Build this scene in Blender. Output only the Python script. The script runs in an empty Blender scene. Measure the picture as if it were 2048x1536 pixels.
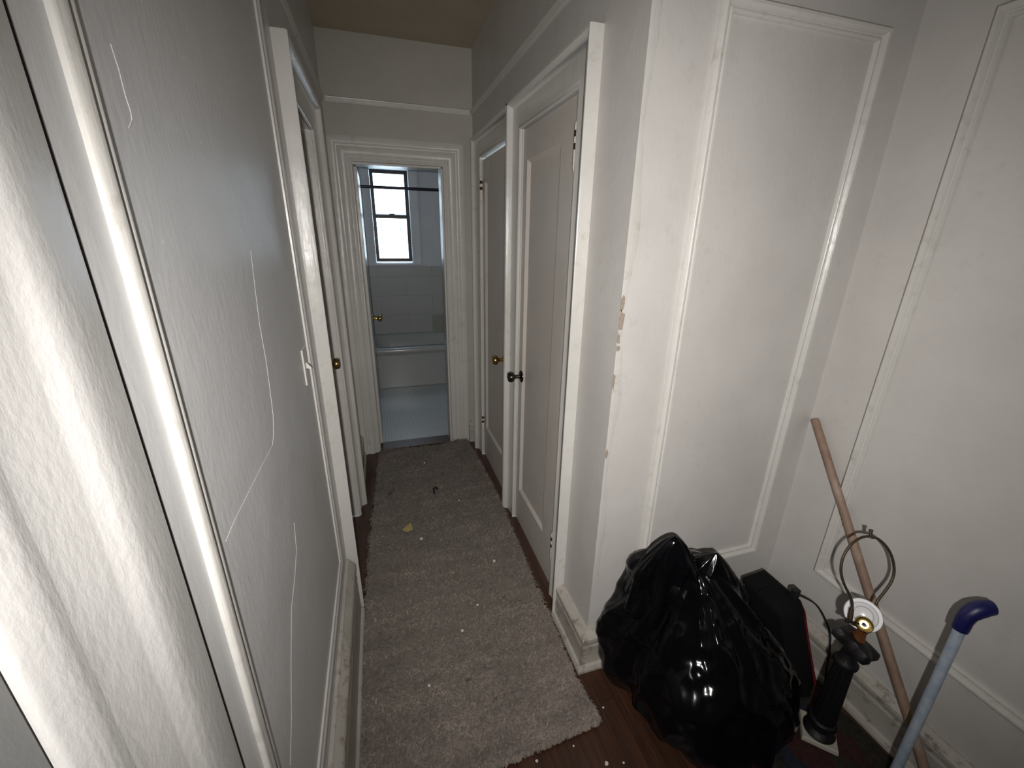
import bpy, math, random
import numpy as np
from mathutils import Vector, Matrix, noise

random.seed(7)
S = bpy.context.scene
COL = S.collection
PI = math.pi

# ------------------------------------------------------------------ camera
RX, RY, RZ, FOC, CAMH = -0.3435, -0.0172, -0.3033, 839.34, 1.5988
c, s = math.cos, math.sin
Rz = Matrix(((c(RZ), -s(RZ), 0), (s(RZ), c(RZ), 0), (0, 0, 1)))
Rx = Matrix(((1, 0, 0), (0, c(RX), -s(RX)), (0, s(RX), c(RX))))
Ry = Matrix(((c(RY), 0, s(RY)), (0, 1, 0), (-s(RY), 0, c(RY))))
RM = Rz @ Rx @ Ry
cam_d = bpy.data.cameras.new('camera')
cam = bpy.data.objects.new('camera', cam_d)
COL.objects.link(cam)
ex, ef, eu = RM.col[0], RM.col[1], RM.col[2]
cam.matrix_world = Matrix(((ex[0], eu[0], -ef[0], 0), (ex[1], eu[1], -ef[1], 0), (ex[2], eu[2], -ef[2], CAMH), (0, 0, 0, 1)))
cam_d.sensor_fit = 'HORIZONTAL'
cam_d.sensor_width = 36
cam_d.lens = FOC / 2048 * 36
cam_d.clip_start = 0.01
S.camera = cam

# ------------------------------------------------------------------ daylight, phone flash, exposure
w = bpy.data.worlds.new('sky')
S.world = w
w.use_nodes = True
bg = w.node_tree.nodes['Background']
bg.inputs[0].default_value = (0.68, 0.85, 1.0, 1)
bg.inputs[1].default_value = 7.0
S.view_settings.view_transform = 'Standard'
S.view_settings.look = 'None'
S.view_settings.gamma = 1
S.view_settings.use_curve_mapping = False
S.view_settings.exposure = 0.0

FLASH = Vector((-0.02, -0.17, 1.600))
fl = bpy.data.lights.new('phone_flash', 'SPOT')
fl.energy = 105
fl.color = (1.0, 0.965, 0.93)
fl.spot_size = math.radians(116)
fl.spot_blend = 1.0
fl.shadow_soft_size = 0.014
flo = bpy.data.objects.new('phone_flash', fl)
COL.objects.link(flo)
flo.location = FLASH
flo.rotation_euler = Vector((0.52, 1.2, -0.40)).to_track_quat('-Z', 'Y').to_euler()

# sky portal in the bathroom window
po = bpy.data.lights.new('window_portal', 'AREA')
po.shape = 'RECTANGLE'
po.size, po.size_y = 0.42, 0.98
po.cycles.is_portal = True
poo = bpy.data.objects.new('window_portal', po)
COL.objects.link(poo)
poo.location = (0.19, 5.33, 1.755)
poo.rotation_euler = (-PI / 2, 0, 0)

# ------------------------------------------------------------------ dimensions of the place
XL, XR, YF, YC, XE = -0.233, 0.655, 3.043, 1.063, 1.529
ZC = 2.658
YB = 5.20                      # bathroom back wall
YR = -1.75                     # wall behind the viewer
WT = 0.11                      # wall thickness


# ------------------------------------------------------------------ materials
def nmat(name):
    m = bpy.data.materials.new(name)
    m.use_nodes = True
    nt = m.node_tree
    b = nt.nodes['Principled BSDF']
    return m, nt, b


def node(nt, typ, **kw):
    n = nt.nodes.new(typ)
    for k, v in kw.items():
        setattr(n, k, v)
    return n


def ramp(nt, fac, stops):
    r = node(nt, 'ShaderNodeValToRGB')
    el = r.color_ramp.elements
    while len(el) < len(stops):
        el.new(0.5)
    for e, (p, col) in zip(el, stops):
        e.position = p
        e.color = (*col, 1) if len(col) == 3 else col
    nt.links.new(fac, r.inputs[0])
    return r.outputs[0]


def noise_tex(nt, vec, scale, detail=4, rough=0.55, dist=0.0):
    n = node(nt, 'ShaderNodeTexNoise')
    n.inputs['Scale'].default_value = scale
    n.inputs['Detail'].default_value = detail
    n.inputs['Roughness'].default_value = rough
    n.inputs['Distortion'].default_value = dist
    nt.links.new(vec, n.inputs['Vector'])
    return n


def mixc(nt, fac, a, b, mode='MIX'):
    m = node(nt, 'ShaderNodeMix', data_type='RGBA', blend_type=mode)
    for sock, v in ((m.inputs[0], fac), (m.inputs[6], a), (m.inputs[7], b)):
        if isinstance(v, (int, float)):
            sock.default_value = v
        elif isinstance(v, tuple):
            sock.default_value = (*v, 1)
        else:
            nt.links.new(v, sock)
    return m.outputs[2]


def pos(nt, scale=None):
    g = node(nt, 'ShaderNodeNewGeometry')
    if scale is None:
        return g.outputs['Position']
    mp = node(nt, 'ShaderNodeMapping')
    mp.inputs['Scale'].default_value = scale
    nt.links.new(g.outputs['Position'], mp.inputs['Vector'])
    return mp.outputs[0]


def paint(name, a, b, rough=0.42, bump=0.12, dirt=0.0, dirtcol=(0.16, 0.12, 0.08), stretch=(1, 1, 0.35), spec=0.5, speck=0.0, fine=90):
    """thick old brushed paint: two close tones, brush relief, optional grime specks and painted bump glints"""
    m, nt, B = nmat(name)
    P = pos(nt)
    PS = pos(nt, stretch)
    n1 = noise_tex(nt, P, 2.3, 5, 0.6)
    col = mixc(nt, ramp(nt, n1.outputs[0], [(0.35, (0, 0, 0)), (0.68, (1, 1, 1))]), a, b)
    if dirt:
        n2 = noise_tex(nt, P, 21, 6, 0.7)
        n3 = noise_tex(nt, P, 2.2, 3, 0.5)
        f = node(nt, 'ShaderNodeMath', operation='MULTIPLY')
        nt.links.new(ramp(nt, n2.outputs[0], [(0.57 - 0.08 * dirt, (0, 0, 0)), (0.72 - 0.10 * dirt, (1, 1, 1))]), f.inputs[0])
        nt.links.new(ramp(nt, n3.outputs[0], [(0.46 - 0.06 * dirt, (0, 0, 0)), (0.66 - 0.08 * dirt, (dirt, dirt, dirt))]), f.inputs[1])
        col = mixc(nt, f.outputs[0], col, dirtcol)
    if speck:
        v = node(nt, 'ShaderNodeTexVoronoi')
        v.inputs['Scale'].default_value = 16
        nt.links.new(P, v.inputs['Vector'])
        col = mixc(nt, ramp(nt, v.outputs['Distance'], [(0.03, (speck, speck, speck)), (0.05, (0, 0, 0))]), col, (0.85, 0.84, 0.80))  # white specks: glints off small paint bumps, put into the colour
    nt.links.new(col, B.inputs['Base Color'])
    nr = noise_tex(nt, P, 9, 3)
    rr = node(nt, 'ShaderNodeMapRange')
    rr.inputs['To Min'].default_value = rough - 0.08
    rr.inputs['To Max'].default_value = rough + 0.1
    nt.links.new(nr.outputs[0], rr.inputs[0])
    nt.links.new(rr.outputs[0], B.inputs['Roughness'])
    B.inputs['Specular IOR Level'].default_value = spec
    nb = noise_tex(nt, PS, fine, 4, 0.6)
    nb2 = noise_tex(nt, P, 11, 3, 0.5)
    ad = node(nt, 'ShaderNodeMath', operation='MULTIPLY_ADD')
    nt.links.new(nb2.outputs[0], ad.inputs[0])
    ad.inputs[1].default_value = 2.2
    nt.links.new(nb.outputs[0], ad.inputs[2])
    bp = node(nt, 'ShaderNodeBump')
    bp.inputs['Strength'].default_value = bump
    bp.inputs['Distance'].default_value = 0.006
    nt.links.new(ad.outputs[0], bp.inputs['Height'])
    nt.links.new(bp.outputs[0], B.inputs['Normal'])
    return m


def plain(name, col, rough=0.5, metal=0.0, spec=0.5, bump=0.0, bscale=60, var=0.0):
    m, nt, B = nmat(name)
    P = pos(nt)
    B.inputs['Roughness'].default_value = rough
    B.inputs['Metallic'].default_value = metal
    B.inputs['Specular IOR Level'].default_value = spec
    n = noise_tex(nt, P, bscale, 4, 0.6)
    k = 1 - var
    nt.links.new(mixc(nt, n.outputs[0], tuple(x * k for x in col), tuple(min(1, x * (1 + var)) for x in col)), B.inputs['Base Color'])
    if bump:
        bp = node(nt, 'ShaderNodeBump')
        bp.inputs['Strength'].default_value = bump
        bp.inputs['Distance'].default_value = 0.004
        nt.links.new(n.outputs[0], bp.inputs['Height'])
        nt.links.new(bp.outputs[0], B.inputs['Normal'])
    return m


M = {}
M['wall'] = paint('wall_paint', (0.53, 0.51, 0.485), (0.60, 0.58, 0.555), 0.44, 0.10, 0.14, (0.26, 0.21, 0.16))
M['wall_left'] = paint('left_wall_paint', (0.56, 0.563, 0.565), (0.63, 0.633, 0.635), 0.36, 0.10, 0.0, speck=0.6)
M['trim'] = paint('trim_paint', (0.56, 0.545, 0.51), (0.63, 0.615, 0.58), 0.30, 0.16, 0.3, (0.20, 0.15, 0.09), stretch=(1, 1, 0.15))
M['base'] = paint('baseboard_paint', (0.38, 0.355, 0.315), (0.52, 0.49, 0.44), 0.36, 0.22, 0.75, (0.12, 0.065, 0.04), stretch=(0.3, 0.3, 1))
M['door'] = paint('door_paint', (0.55, 0.51, 0.465), (0.61, 0.568, 0.52), 0.40, 0.08, 0.2, (0.20, 0.15, 0.10))
M['wall_end'] = paint('dimmed_end_wall_paint', (0.43, 0.415, 0.375), (0.48, 0.462, 0.42), 0.46, 0.08, 0.2, (0.22, 0.17, 0.12))  # olive wall tone, with the hall end's weaker light put into the colour
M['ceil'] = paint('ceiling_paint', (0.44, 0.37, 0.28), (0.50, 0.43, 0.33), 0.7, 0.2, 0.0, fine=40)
M['bath'] = paint('bath_paint', (0.62, 0.64, 0.66), (0.68, 0.70, 0.72), 0.40, 0.08)
M['nearcase'] = paint('door_frame_gloss_paint', (0.56, 0.55, 0.535), (0.63, 0.62, 0.60), 0.30, 0.12, 0.12, (0.30, 0.22, 0.13), stretch=(1, 1, 0.5), fine=130)
M['gap'] = plain('dark_gap', (0.012, 0.010, 0.014), 0.9)
M['brass'] = plain('brass', (0.55, 0.38, 0.12), 0.22, 1.0)
M['oldbrass'] = plain('worn_brass', (0.34, 0.22, 0.10), 0.30, 1.0, var=0.2)
M['nickel'] = plain('dark_nickel', (0.10, 0.09, 0.08), 0.20, 1.0)
M['rust'] = plain('rusty_iron', (0.045, 0.022, 0.016), 0.6, 0.2, bump=0.3, bscale=120, var=0.4)
M['hinge'] = plain('painted_hinge', (0.70, 0.66, 0.58), 0.35, var=0.1)
M['black'] = plain('matt_black', (0.008, 0.008, 0.009), 0.6)
M['iron'] = plain('black_iron', (0.006, 0.0055, 0.006), 0.5, spec=0.35, bump=0.4, bscale=90, var=0.4)
M['bronze'] = plain('aged_bronze', (0.075, 0.055, 0.035), 0.45, 0.5, bump=0.2, bscale=150, var=0.35)
M['ironcase'] = plain('pale_stone', (0.42, 0.39, 0.33), 0.55, bump=0.1, bscale=40, var=0.15)
M['porcelain'] = plain('white_porcelain', (0.75, 0.76, 0.78), 0.25)
M['copper'] = plain('copper_brown', (0.28, 0.10, 0.04), 0.4, 0.5, var=0.3)
M['navyplastic'] = plain('navy_plastic', (0.008, 0.009, 0.085), 0.4, bump=0.1, bscale=60)
M['redpiping'] = plain('red_piping', (0.13, 0.010, 0.016), 0.6, spec=0.2)
M['darkfabric'] = plain('black_fabric', (0.004, 0.004, 0.0045), 0.85, spec=0.2, bump=0.5, bscale=300, var=0.3)
M['frame'] = plain('dark_aluminium', (0.012, 0.010, 0.012), 0.35, 0.3)
M['rod'] = plain('dark_rod', (0.035, 0.03, 0.04), 0.3, 0.6)
M['enamel'] = plain('tub_enamel', (0.44, 0.45, 0.43), 0.16, var=0.04, bscale=8)
M['bars'] = plain('guard_iron', (0.45, 0.47, 0.52), 0.6)
M['brick'] = plain('pale_render', (0.75, 0.74, 0.76), 0.8, var=0.1)
M['speck'] = plain('paint_flake', (0.75, 0.72, 0.66), 0.6)
M['yellow'] = plain('yellow_chip', (0.46, 0.36, 0.13), 0.6, var=0.2)
M['chip'] = plain('bare_plaster', (0.33, 0.27, 0.22), 0.8, bump=0.4, bscale=150, var=0.35)
M['dimdoor'] = paint('dimmed_door_paint', (0.21, 0.21, 0.205), (0.25, 0.25, 0.245), 0.55, 0.08, spec=0.25)  # door darkened to grey; the flash beam's falloff is put into the colour
M['plate'] = plain('switch_plate_plastic', (0.66, 0.64, 0.60), 0.35)


def mat_wood_floor():
    m, nt, B = nmat('dark_floorboards')
    P = pos(nt, (14.0, 1.1, 1))
    n = noise_tex(nt, P, 3.0, 6, 0.65, 0.4)
    P2 = pos(nt)
    br = node(nt, 'ShaderNodeTexBrick')
    br.inputs['Scale'].default_value = 1.0
    br.inputs['Brick Width'].default_value = 0.9
    br.inputs['Row Height'].default_value = 0.058
    br.inputs['Mortar Size'].default_value = 0.0012
    br.inputs['Color1'].default_value = (0.75, 0.75, 0.75, 1)
    br.inputs['Color2'].default_value = (1, 1, 1, 1)
    br.inputs['Mortar'].default_value = (0.25, 0.25, 0.25, 1)
    mp = node(nt, 'ShaderNodeMapping')
    mp.inputs['Rotation'].default_value = (0, 0, PI / 2)
    nt.links.new(P2, mp.inputs['Vector'])
    nt.links.new(mp.outputs[0], br.inputs['Vector'])
    col = ramp(nt, n.outputs[0], [(0.25, (0.036, 0.014, 0.007)), (0.55, (0.072, 0.028, 0.013)), (0.8, (0.115, 0.050, 0.022))])
    col = mixc(nt, 1.0, col, br.outputs['Color'], 'MULTIPLY')
    n3 = noise_tex(nt, P2, 5, 5, 0.7)
    col = mixc(nt, ramp(nt, n3.outputs[0], [(0.5, (0, 0, 0)), (0.8, (0.5, 0.5, 0.5))]), col, (0.03, 0.02, 0.014))
    nt.links.new(col, B.inputs['Base Color'])
    nt.links.new(ramp(nt, n3.outputs[0], [(0.3, (0.32, 0.32, 0.32)), (0.7, (0.6, 0.6, 0.6))]), B.inputs['Roughness'])
    bp = node(nt, 'ShaderNodeBump')
    bp.inputs['Strength'].default_value = 0.15
    bp.inputs['Distance'].default_value = 0.003
    nt.links.new(n.outputs[0], bp.inputs['Height'])
    nt.links.new(bp.outputs[0], B.inputs['Normal'])
    return m


def mat_hex_floor():
    m, nt, B = nmat('small_mosaic_tiles')
    P = pos(nt)
    v = node(nt, 'ShaderNodeTexVoronoi', feature='DISTANCE_TO_EDGE')
    v.inputs['Scale'].default_value = 40
    v.inputs['Randomness'].default_value = 0.12
    nt.links.new(P, v.inputs['Vector'])
    n = noise_tex(nt, P, 6, 4)
    tile = mixc(nt, n.outputs[0], (0.52, 0.54, 0.53), (0.62, 0.64, 0.63))
    col = mixc(nt, ramp(nt, v.outputs[0], [(0.03, (0, 0, 0)), (0.08, (1, 1, 1))]), (0.34, 0.35, 0.35), tile)
    nt.links.new(col, B.inputs['Base Color'])
    B.inputs['Roughness'].default_value = 0.35
    return m


def mat_wall_tile():
    m, nt, B = nmat('bath_wall_tile')
    g = node(nt, 'ShaderNodeNewGeometry')
    sp = node(nt, 'ShaderNodeSeparateXYZ')
    nt.links.new(g.outputs['Position'], sp.inputs[0])
    cb = node(nt, 'ShaderNodeCombineXYZ')
    nt.links.new(sp.outputs[0], cb.inputs[0])
    nt.links.new(sp.outputs[2], cb.inputs[1])
    br = node(nt, 'ShaderNodeTexBrick')
    br.offset = 0.5
    br.inputs['Scale'].default_value = 1.0
    br.inputs['Brick Width'].default_value = 0.60
    br.inputs['Row Height'].default_value = 0.222
    br.inputs['Mortar Size'].default_value = 0.0025
    br.inputs['Color1'].default_value = (0.46, 0.455, 0.43, 1)
    br.inputs['Color2'].default_value = (0.44, 0.44, 0.42, 1)
    br.inputs['Mortar'].default_value = (0.33, 0.33, 0.31, 1)
    nt.links.new(cb.outputs[0], br.inputs['Vector'])
    nt.links.new(br.outputs['Color'], B.inputs['Base Color'])
    B.inputs['Roughness'].default_value = 0.42
    return m


def mat_pile():
    m, nt, B = nmat('shaggy_rug_pile')
    P = pos(nt)
    at = node(nt, 'ShaderNodeAttribute')
    at.attribute_name = 'tone'
    n = noise_tex(nt, pos(nt, (1.0, 3.2, 1)), 4.5, 4, 0.6)
    base = ramp(nt, n.outputs[0], [(0.3, (0.19, 0.165, 0.148)), (0.5, (0.245, 0.215, 0.19)), (0.72, (0.315, 0.28, 0.245))])
    tone = ramp(nt, at.outputs['Fac'], [(0.0, (0.72, 0.70, 0.69)), (0.5, (0.97, 0.95, 0.94)), (0.85, (1.10, 1.06, 1.03)), (1.0, (1.32, 1.28, 1.22))])
    col = mixc(nt, 1.0, base, tone, 'MULTIPLY')
    n2 = noise_tex(nt, P, 2.1, 3, 0.5)
    col = mixc(nt, ramp(nt, n2.outputs[0], [(0.45, (0, 0, 0)), (0.7, (0.35, 0.35, 0.35))]), col, (0.225, 0.175, 0.16))
    n4 = noise_tex(nt, P, 13, 2, 0.5)
    col = mixc(nt, ramp(nt, n4.outputs[0], [(0.70, (0, 0, 0)), (0.76, (0.8, 0.8, 0.8))]), col, (0.07, 0.06, 0.05))
    nt.links.new(col, B.inputs['Base Color'])
    B.inputs['Roughness'].default_value = 0.85
    B.inputs['Specular IOR Level'].default_value = 0.2
    return m


def mat_bag():
    m, nt, B = nmat('black_bin_liner')
    P = pos(nt)
    B.inputs['Base Color'].default_value = (0.0022, 0.0022, 0.003, 1)
    B.inputs['Roughness'].default_value = 0.12
    B.inputs['Specular IOR Level'].default_value = 0.28
    n = noise_tex(nt, P, 9, 2, 0.4, 1.0)
    bp = node(nt, 'ShaderNodeBump')
    bp.inputs['Strength'].default_value = 0.18
    bp.inputs['Distance'].default_value = 0.02
    nt.links.new(n.outputs[0], bp.inputs['Height'])
    nt.links.new(bp.outputs[0], B.inputs['Normal'])
    return m


def mat_pole_wood():
    m, nt, B = nmat('weathered_wood_handle')
    n = noise_tex(nt, pos(nt), 9, 5, 0.7)
    col = ramp(nt, n.outputs[0], [(0.3, (0.20, 0.125, 0.085)), (0.55, (0.30, 0.205, 0.15)), (0.75, (0.40, 0.33, 0.28))])
    nt.links.new(col, B.inputs['Base Color'])
    B.inputs['Roughness'].default_value = 0.6
    return m


def mat_tube():
    m, nt, B = nmat('pale_blue_tube')
    n = noise_tex(nt, pos(nt), 30, 6, 0.75)
    col = ramp(nt, n.outputs[0], [(0.3, (0.25, 0.33, 0.42)), (0.6, (0.42, 0.48, 0.55)), (0.8, (0.55, 0.58, 0.60))])
    nt.links.new(col, B.inputs['Base Color'])
    B.inputs['Roughness'].default_value = 0.45
    return m


def mat_mat():
    m, nt, B = nmat('dark_patterned_mat')
    P = pos(nt)
    v = node(nt, 'ShaderNodeTexVoronoi')
    v.inputs['Scale'].default_value = 7.5
    nt.links.new(P, v.inputs['Vector'])
    sp = node(nt, 'ShaderNodeSeparateColor')
    nt.links.new(v.outputs['Color'], sp.inputs[0])
    r = node(nt, 'ShaderNodeValToRGB')
    r.color_ramp.interpolation = 'CONSTANT'
    el = r.color_ramp.elements
    for p_, c_ in ((0.28, (0.007, 0.009, 0.006)), (0.52, (0.008, 0.012, 0.026)), (0.78, (0.018, 0.015, 0.009))):
        e = el.new(p_)
        e.color = (*c_, 1)
    el[0].color = (0.034, 0.008, 0.007, 1)
    el[-1].position = 0.99
    el[-1].color = (0.03, 0.008, 0.008, 1)
    nt.links.new(sp.outputs[0], r.inputs[0])
    n = noise_tex(nt, P, 60, 4, 0.7)
    nt.links.new(mixc(nt, 1.0, r.outputs[0], ramp(nt, n.outputs[0], [(0.3, (0.3, 0.3, 0.3)), (0.7, (1.5, 1.5, 1.5))]), 'MULTIPLY'), B.inputs['Base Color'])
    B.inputs['Roughness'].default_value = 0.9
    bp = node(nt, 'ShaderNodeBump')
    bp.inputs['Strength'].default_value = 0.6
    bp.inputs['Distance'].default_value = 0.004
    nt.links.new(n.outputs[0], bp.inputs['Height'])
    nt.links.new(bp.outputs[0], B.inputs['Normal'])
    return m


def mat_glass():
    m, nt, B = nmat('window_glass')
    out = nt.nodes['Material Output']
    tr = node(nt, 'ShaderNodeBsdfTransparent')
    gl = node(nt, 'ShaderNodeBsdfGlossy')
    gl.inputs['Roughness'].default_value = 0.02
    mx = node(nt, 'ShaderNodeMixShader')
    mx.inputs[0].default_value = 0.06
    nt.links.new(tr.outputs[0], mx.inputs[1])
    nt.links.new(gl.outputs[0], mx.inputs[2])
    nt.links.new(mx.outputs[0], out.inputs[0])
    return m


M['floor'] = mat_wood_floor()
M['hex'] = mat_hex_floor()
M['tile'] = mat_wall_tile()
M['pile'] = mat_pile()
M['rugback'] = plain('rug_backing', (0.20, 0.18, 0.15), 0.9, bump=0.3, bscale=200, var=0.2)
M['bag'] = mat_bag()
M['polewood'] = mat_pole_wood()
M['tube'] = mat_tube()
M['mat'] = mat_mat()
M['glass'] = mat_glass()
M['oddtile'] = plain('greenish_tile', (0.33, 0.335, 0.27), 0.45, var=0.05)
M['thresh'] = plain('dark_threshold_wood', (0.075, 0.035, 0.022), 0.4, bump=0.2, bscale=40, var=0.4)


# ------------------------------------------------------------------ mesh helpers
class MB:
    def __init__(self):
        self.v, self.f = [], []

    def add(self, vs, fs):
        o = len(self.v)
        self.v += [tuple(x) for x in vs]
        self.f += [tuple(i + o for i in f) for f in fs]
        return self

    def box(self, a, b):
        x0, y0, z0 = [min(p, q) for p, q in zip(a, b)]
        x1, y1, z1 = [max(p, q) for p, q in zip(a, b)]
        return self.add([(x0, y0, z0), (x1, y0, z0), (x1, y1, z0), (x0, y1, z0), (x0, y0, z1), (x1, y0, z1), (x1, y1, z1), (x0, y1, z1)],
                        [(3, 2, 1, 0), (4, 5, 6, 7), (0, 1, 5, 4), (1, 2, 6, 5), (2, 3, 7, 6), (3, 0, 4, 7)])

    def rings(self, rs, closed=False, cap=True):
        n = len(rs[0])
        vs = [p for r in rs for p in r]
        fs = []
        R = len(rs)
        for i in range(R if closed else R - 1):
            a, b = i * n, ((i + 1) % R) * n
            for k in range(n):
                fs.append((a + k, a + (k + 1) % n, b + (k + 1) % n, b + k))
        if cap and not closed:
            fs.append(tuple(range(n))[::-1])
            fs.append(tuple((R - 1) * n + k for k in range(n)))
        return self.add(vs, fs)

    def tube(self, pts, rad, n=10, closed=False):
        pts = [Vector(p) for p in pts]
        rs = []
        L = len(pts)
        prev = None
        for i, p in enumerate(pts):
            if closed:
                t = (pts[(i + 1) % L] - pts[i - 1]).normalized()
            else:
                t = (pts[min(i + 1, L - 1)] - pts[max(i - 1, 0)]).normalized()
            if prev is None:
                a = t.orthogonal().normalized()
            else:
                a = (prev - t * prev.dot(t)).normalized()
            prev = a
            b = t.cross(a)
            r = rad[i] if isinstance(rad, (list, tuple)) else rad
            rs.append([p + (a * c(2 * PI * k / n) + b * s(2 * PI * k / n)) * r for k in range(n)])
        return self.rings(rs, closed)

    def lathe(self, prof, org, axis, n=24):
        """prof: (radius, distance along axis)"""
        org, t = Vector(org), Vector(axis).normalized()
        a = t.orthogonal().normalized()
        b = t.cross(a)
        rs = [[org + t * h + (a * c(2 * PI * k / n) + b * s(2 * PI * k / n)) * max(r, 1e-4) for k in range(n)] for r, h in prof]
        return self.rings(rs)

    def sweep(self, path, prof, to3, closed=False, seg=None):
        """mitred sweep: path 2D, profile (offset to the right of travel, height), to3(u, w, h) -> 3D"""
        P = [Vector(p) for p in path]
        L = len(P)
        rs = []
        for i in range(L):
            d0 = (P[i] - P[i - 1]).normalized() if (i > 0 or closed) else None
            d1 = (P[(i + 1) % L] - P[i]).normalized() if (i < L - 1 or closed) else None
            if d0 is None: d0 = d1
            if d1 is None: d1 = d0
            n0, n1 = Vector((d0.y, -d0.x)), Vector((d1.y, -d1.x))
            mt = (n0 + n1)
            mt = mt / max(mt.dot(n0), 1e-6)
            rs.append([to3(*(P[i] + mt * o), h) for o, h in prof])
        if seg is not None:
            rs = rs[seg:seg + 2]
        return self.rings(rs, closed)


def smooth_pts(P, n=4):
    out = []
    for i in range(len(P) - 1):
        p0, p1, p2, p3 = P[max(i - 1, 0)], P[i], P[i + 1], P[min(i + 2, len(P) - 1)]
        for k in range(n):
            t = k / n
            out.append(tuple(0.5 * ((2 * b) + (-a + cc_) * t + (2 * a - 5 * b + 4 * cc_ - d) * t * t + (-a + 3 * b - 3 * cc_ + d) * t ** 3) for a, b, cc_, d in zip(p0, p1, p2, p3)))
    out.append(P[-1])
    return out


BASE = {}


def obj(name, mb, mat, parent=None, smooth=None, bevel=None):
    me = bpy.data.meshes.new(name)
    off = BASE.get(parent.name, Vector((0, 0, 0))) if parent else Vector((0, 0, 0))
    me.from_pydata([Vector(v) - off for v in mb.v], [], mb.f)
    me.validate()
    import bmesh
    bm = bmesh.new()
    bm.from_mesh(me)
    bmesh.ops.recalc_face_normals(bm, faces=bm.faces)
    bm.to_mesh(me)
    bm.free()
    o = bpy.data.objects.new(name, me)
    COL.objects.link(o)
    me.materials.append(mat)
    if parent:
        o.parent = parent
    BASE[o.name] = off
    if smooth is not None:
        me.polygons.foreach_set('use_smooth', [True] * len(me.polygons))
        me.set_sharp_from_angle(angle=math.radians(smooth))
    if bevel:
        b = o.modifiers.new('bevel', 'BEVEL')
        b.width = bevel
        b.segments = 2
        b.limit_method = 'ANGLE'
        b.angle_limit = math.radians(40)
    return o


def tag(o, label=None, cat=None, group=None, kind=None):
    if label: o['label'] = label
    if cat: o['category'] = cat
    if group: o['group'] = group
    if kind: o['kind'] = kind
    return o


def thing(name, loc, label, cat, group=None, kind=None):
    o = bpy.data.objects.new(name, None)
    COL.objects.link(o)
    o.location = loc
    o.empty_display_size = 0.05
    BASE[o.name] = Vector(loc)
    return tag(o, label, cat, group, kind)


def rebase(o, loc):
    """move a one-mesh thing's origin to its base"""
    d = Vector(loc)
    o.data.transform(Matrix.Translation(-d))
    o.location = d
    BASE[o.name] = d
    return o


def struct(name, mb, mat, label, cat, smooth=None, bevel=None):
    return tag(obj(name, mb, mat, None, smooth, bevel), label, cat, None, 'structure')


# plane mappings: (u along, w up, h out of the wall)
def on_left(u, w, h): return (XL + h, u, w)
def on_hall_right(u, w, h): return (XR - h, u, w)
def on_end(u, w, h): return (u, YF - h, w)
def on_alcove(u, w, h): return (u, YC - h, w)
def on_east(u, w, h): return (XE - h, u, w)
def flat(u, w, h): return (u, w, h)


# ------------------------------------------------------------------ SETTING: shell
ZH = 2.03        # hall door head height
# floor and ceiling of hall and near room
mb = MB()
mb.box((XL - 0.3, YR - 0.2, -0.12), (XE + 0.2, YF + 0.05, 0.0))
struct('floor', mb, M['floor'], 'dark brown worn wooden floor of the hallway', 'floor')
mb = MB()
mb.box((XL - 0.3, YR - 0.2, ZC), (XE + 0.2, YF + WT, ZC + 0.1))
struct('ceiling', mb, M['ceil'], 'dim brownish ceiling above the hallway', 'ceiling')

# left wall with the hall doorway (y 1.66..2.30) and the near doorway (y -0.62..0.222)
LD0, LD1 = 1.688, 2.262
ND0, ND1 = -0.62, 0.249
ZN = 2.12
mb = MB()
for (a, b) in ((YR, ND0), (ND1, LD0), (LD1, YF + WT)):
    mb.box((XL - WT, a, 0), (XL, b, ZC))
mb.box((XL - WT, ND0, ZN), (XL, ND1, ZC))
mb.box((XL - WT, LD0, ZH), (XL, LD1, ZC))


def ridge(mb, pts, r=0.0009):
    mb.tube([(XL - 0.0003, y, z) for y, z in pts], r, 6)


RIDGES = [  # raised seams of old plaster patches (y, z)
    [(0.960, 1.56), (0.937, 1.469), (0.926, 1.417), (0.924, 1.349), (0.913, 1.29), (0.901, 1.239), (0.877, 1.205), (0.858, 1.192), (0.76, 1.194), (0.609, 1.196), (0.566, 1.193)],
    [(0.904, 0.97), (0.882, 0.911), (0.825, 0.877), (0.770, 0.857), (0.698, 0.783), (0.639, 0.711), (0.586, 0.669)],
    [(0.595, 1.768), (0.599, 1.748), (0.599, 1.726), (0.602, 1.712), (0.600, 1.704), (0.589, 1.695)]]
for r_ in RIDGES:
    ridge(mb, r_)
struct('wall_left', mb, M['wall_left'], 'grey painted left hallway wall with cracks and a framed panel', 'wall')

# right hall wall with the two closets, from the outer corner to the end wall
NC0, NC1 = 1.412, 2.000       # near closet opening
FC0, FC1 = 2.215, 2.790       # far closet opening
mb = MB()
for (a, b) in ((YC, NC0), (NC1, FC0), (FC1, YF)):
    mb.box((XR, a, 0), (XR + WT, b, ZC))
mb.box((XR, NC0, ZH), (XR + WT, NC1, ZC))
mb.box((XR, FC0, ZH), (XR + WT, FC1, ZC))
struct('wall_hall_right', mb, M['wall'], 'right hallway wall with two closet doors', 'wall')
mb = MB()
mb.box((XR + WT, YC, 0), (XE + WT, YC + WT, ZC))
mb.box((XR + 0.0005, YC - 0.0005, 0), (XR + WT, YC + 0.03, ZC))
struct('wall_alcove', mb, M['wall'], 'pinkish grey wall with a tall framed panel behind the black bag', 'wall')
mb = MB()
mb.box((XE, YR, 0), (XE + WT, YC, ZC))
struct('wall_right', mb, M['wall'], 'right wall behind the leaning poles', 'wall')
mb = MB()
mb.box((XL - WT, YR - WT, 0), (XE + WT, YR, ZC))
struct('wall_rear', mb, M['wall'], 'wall behind the viewer', 'wall')

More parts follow.
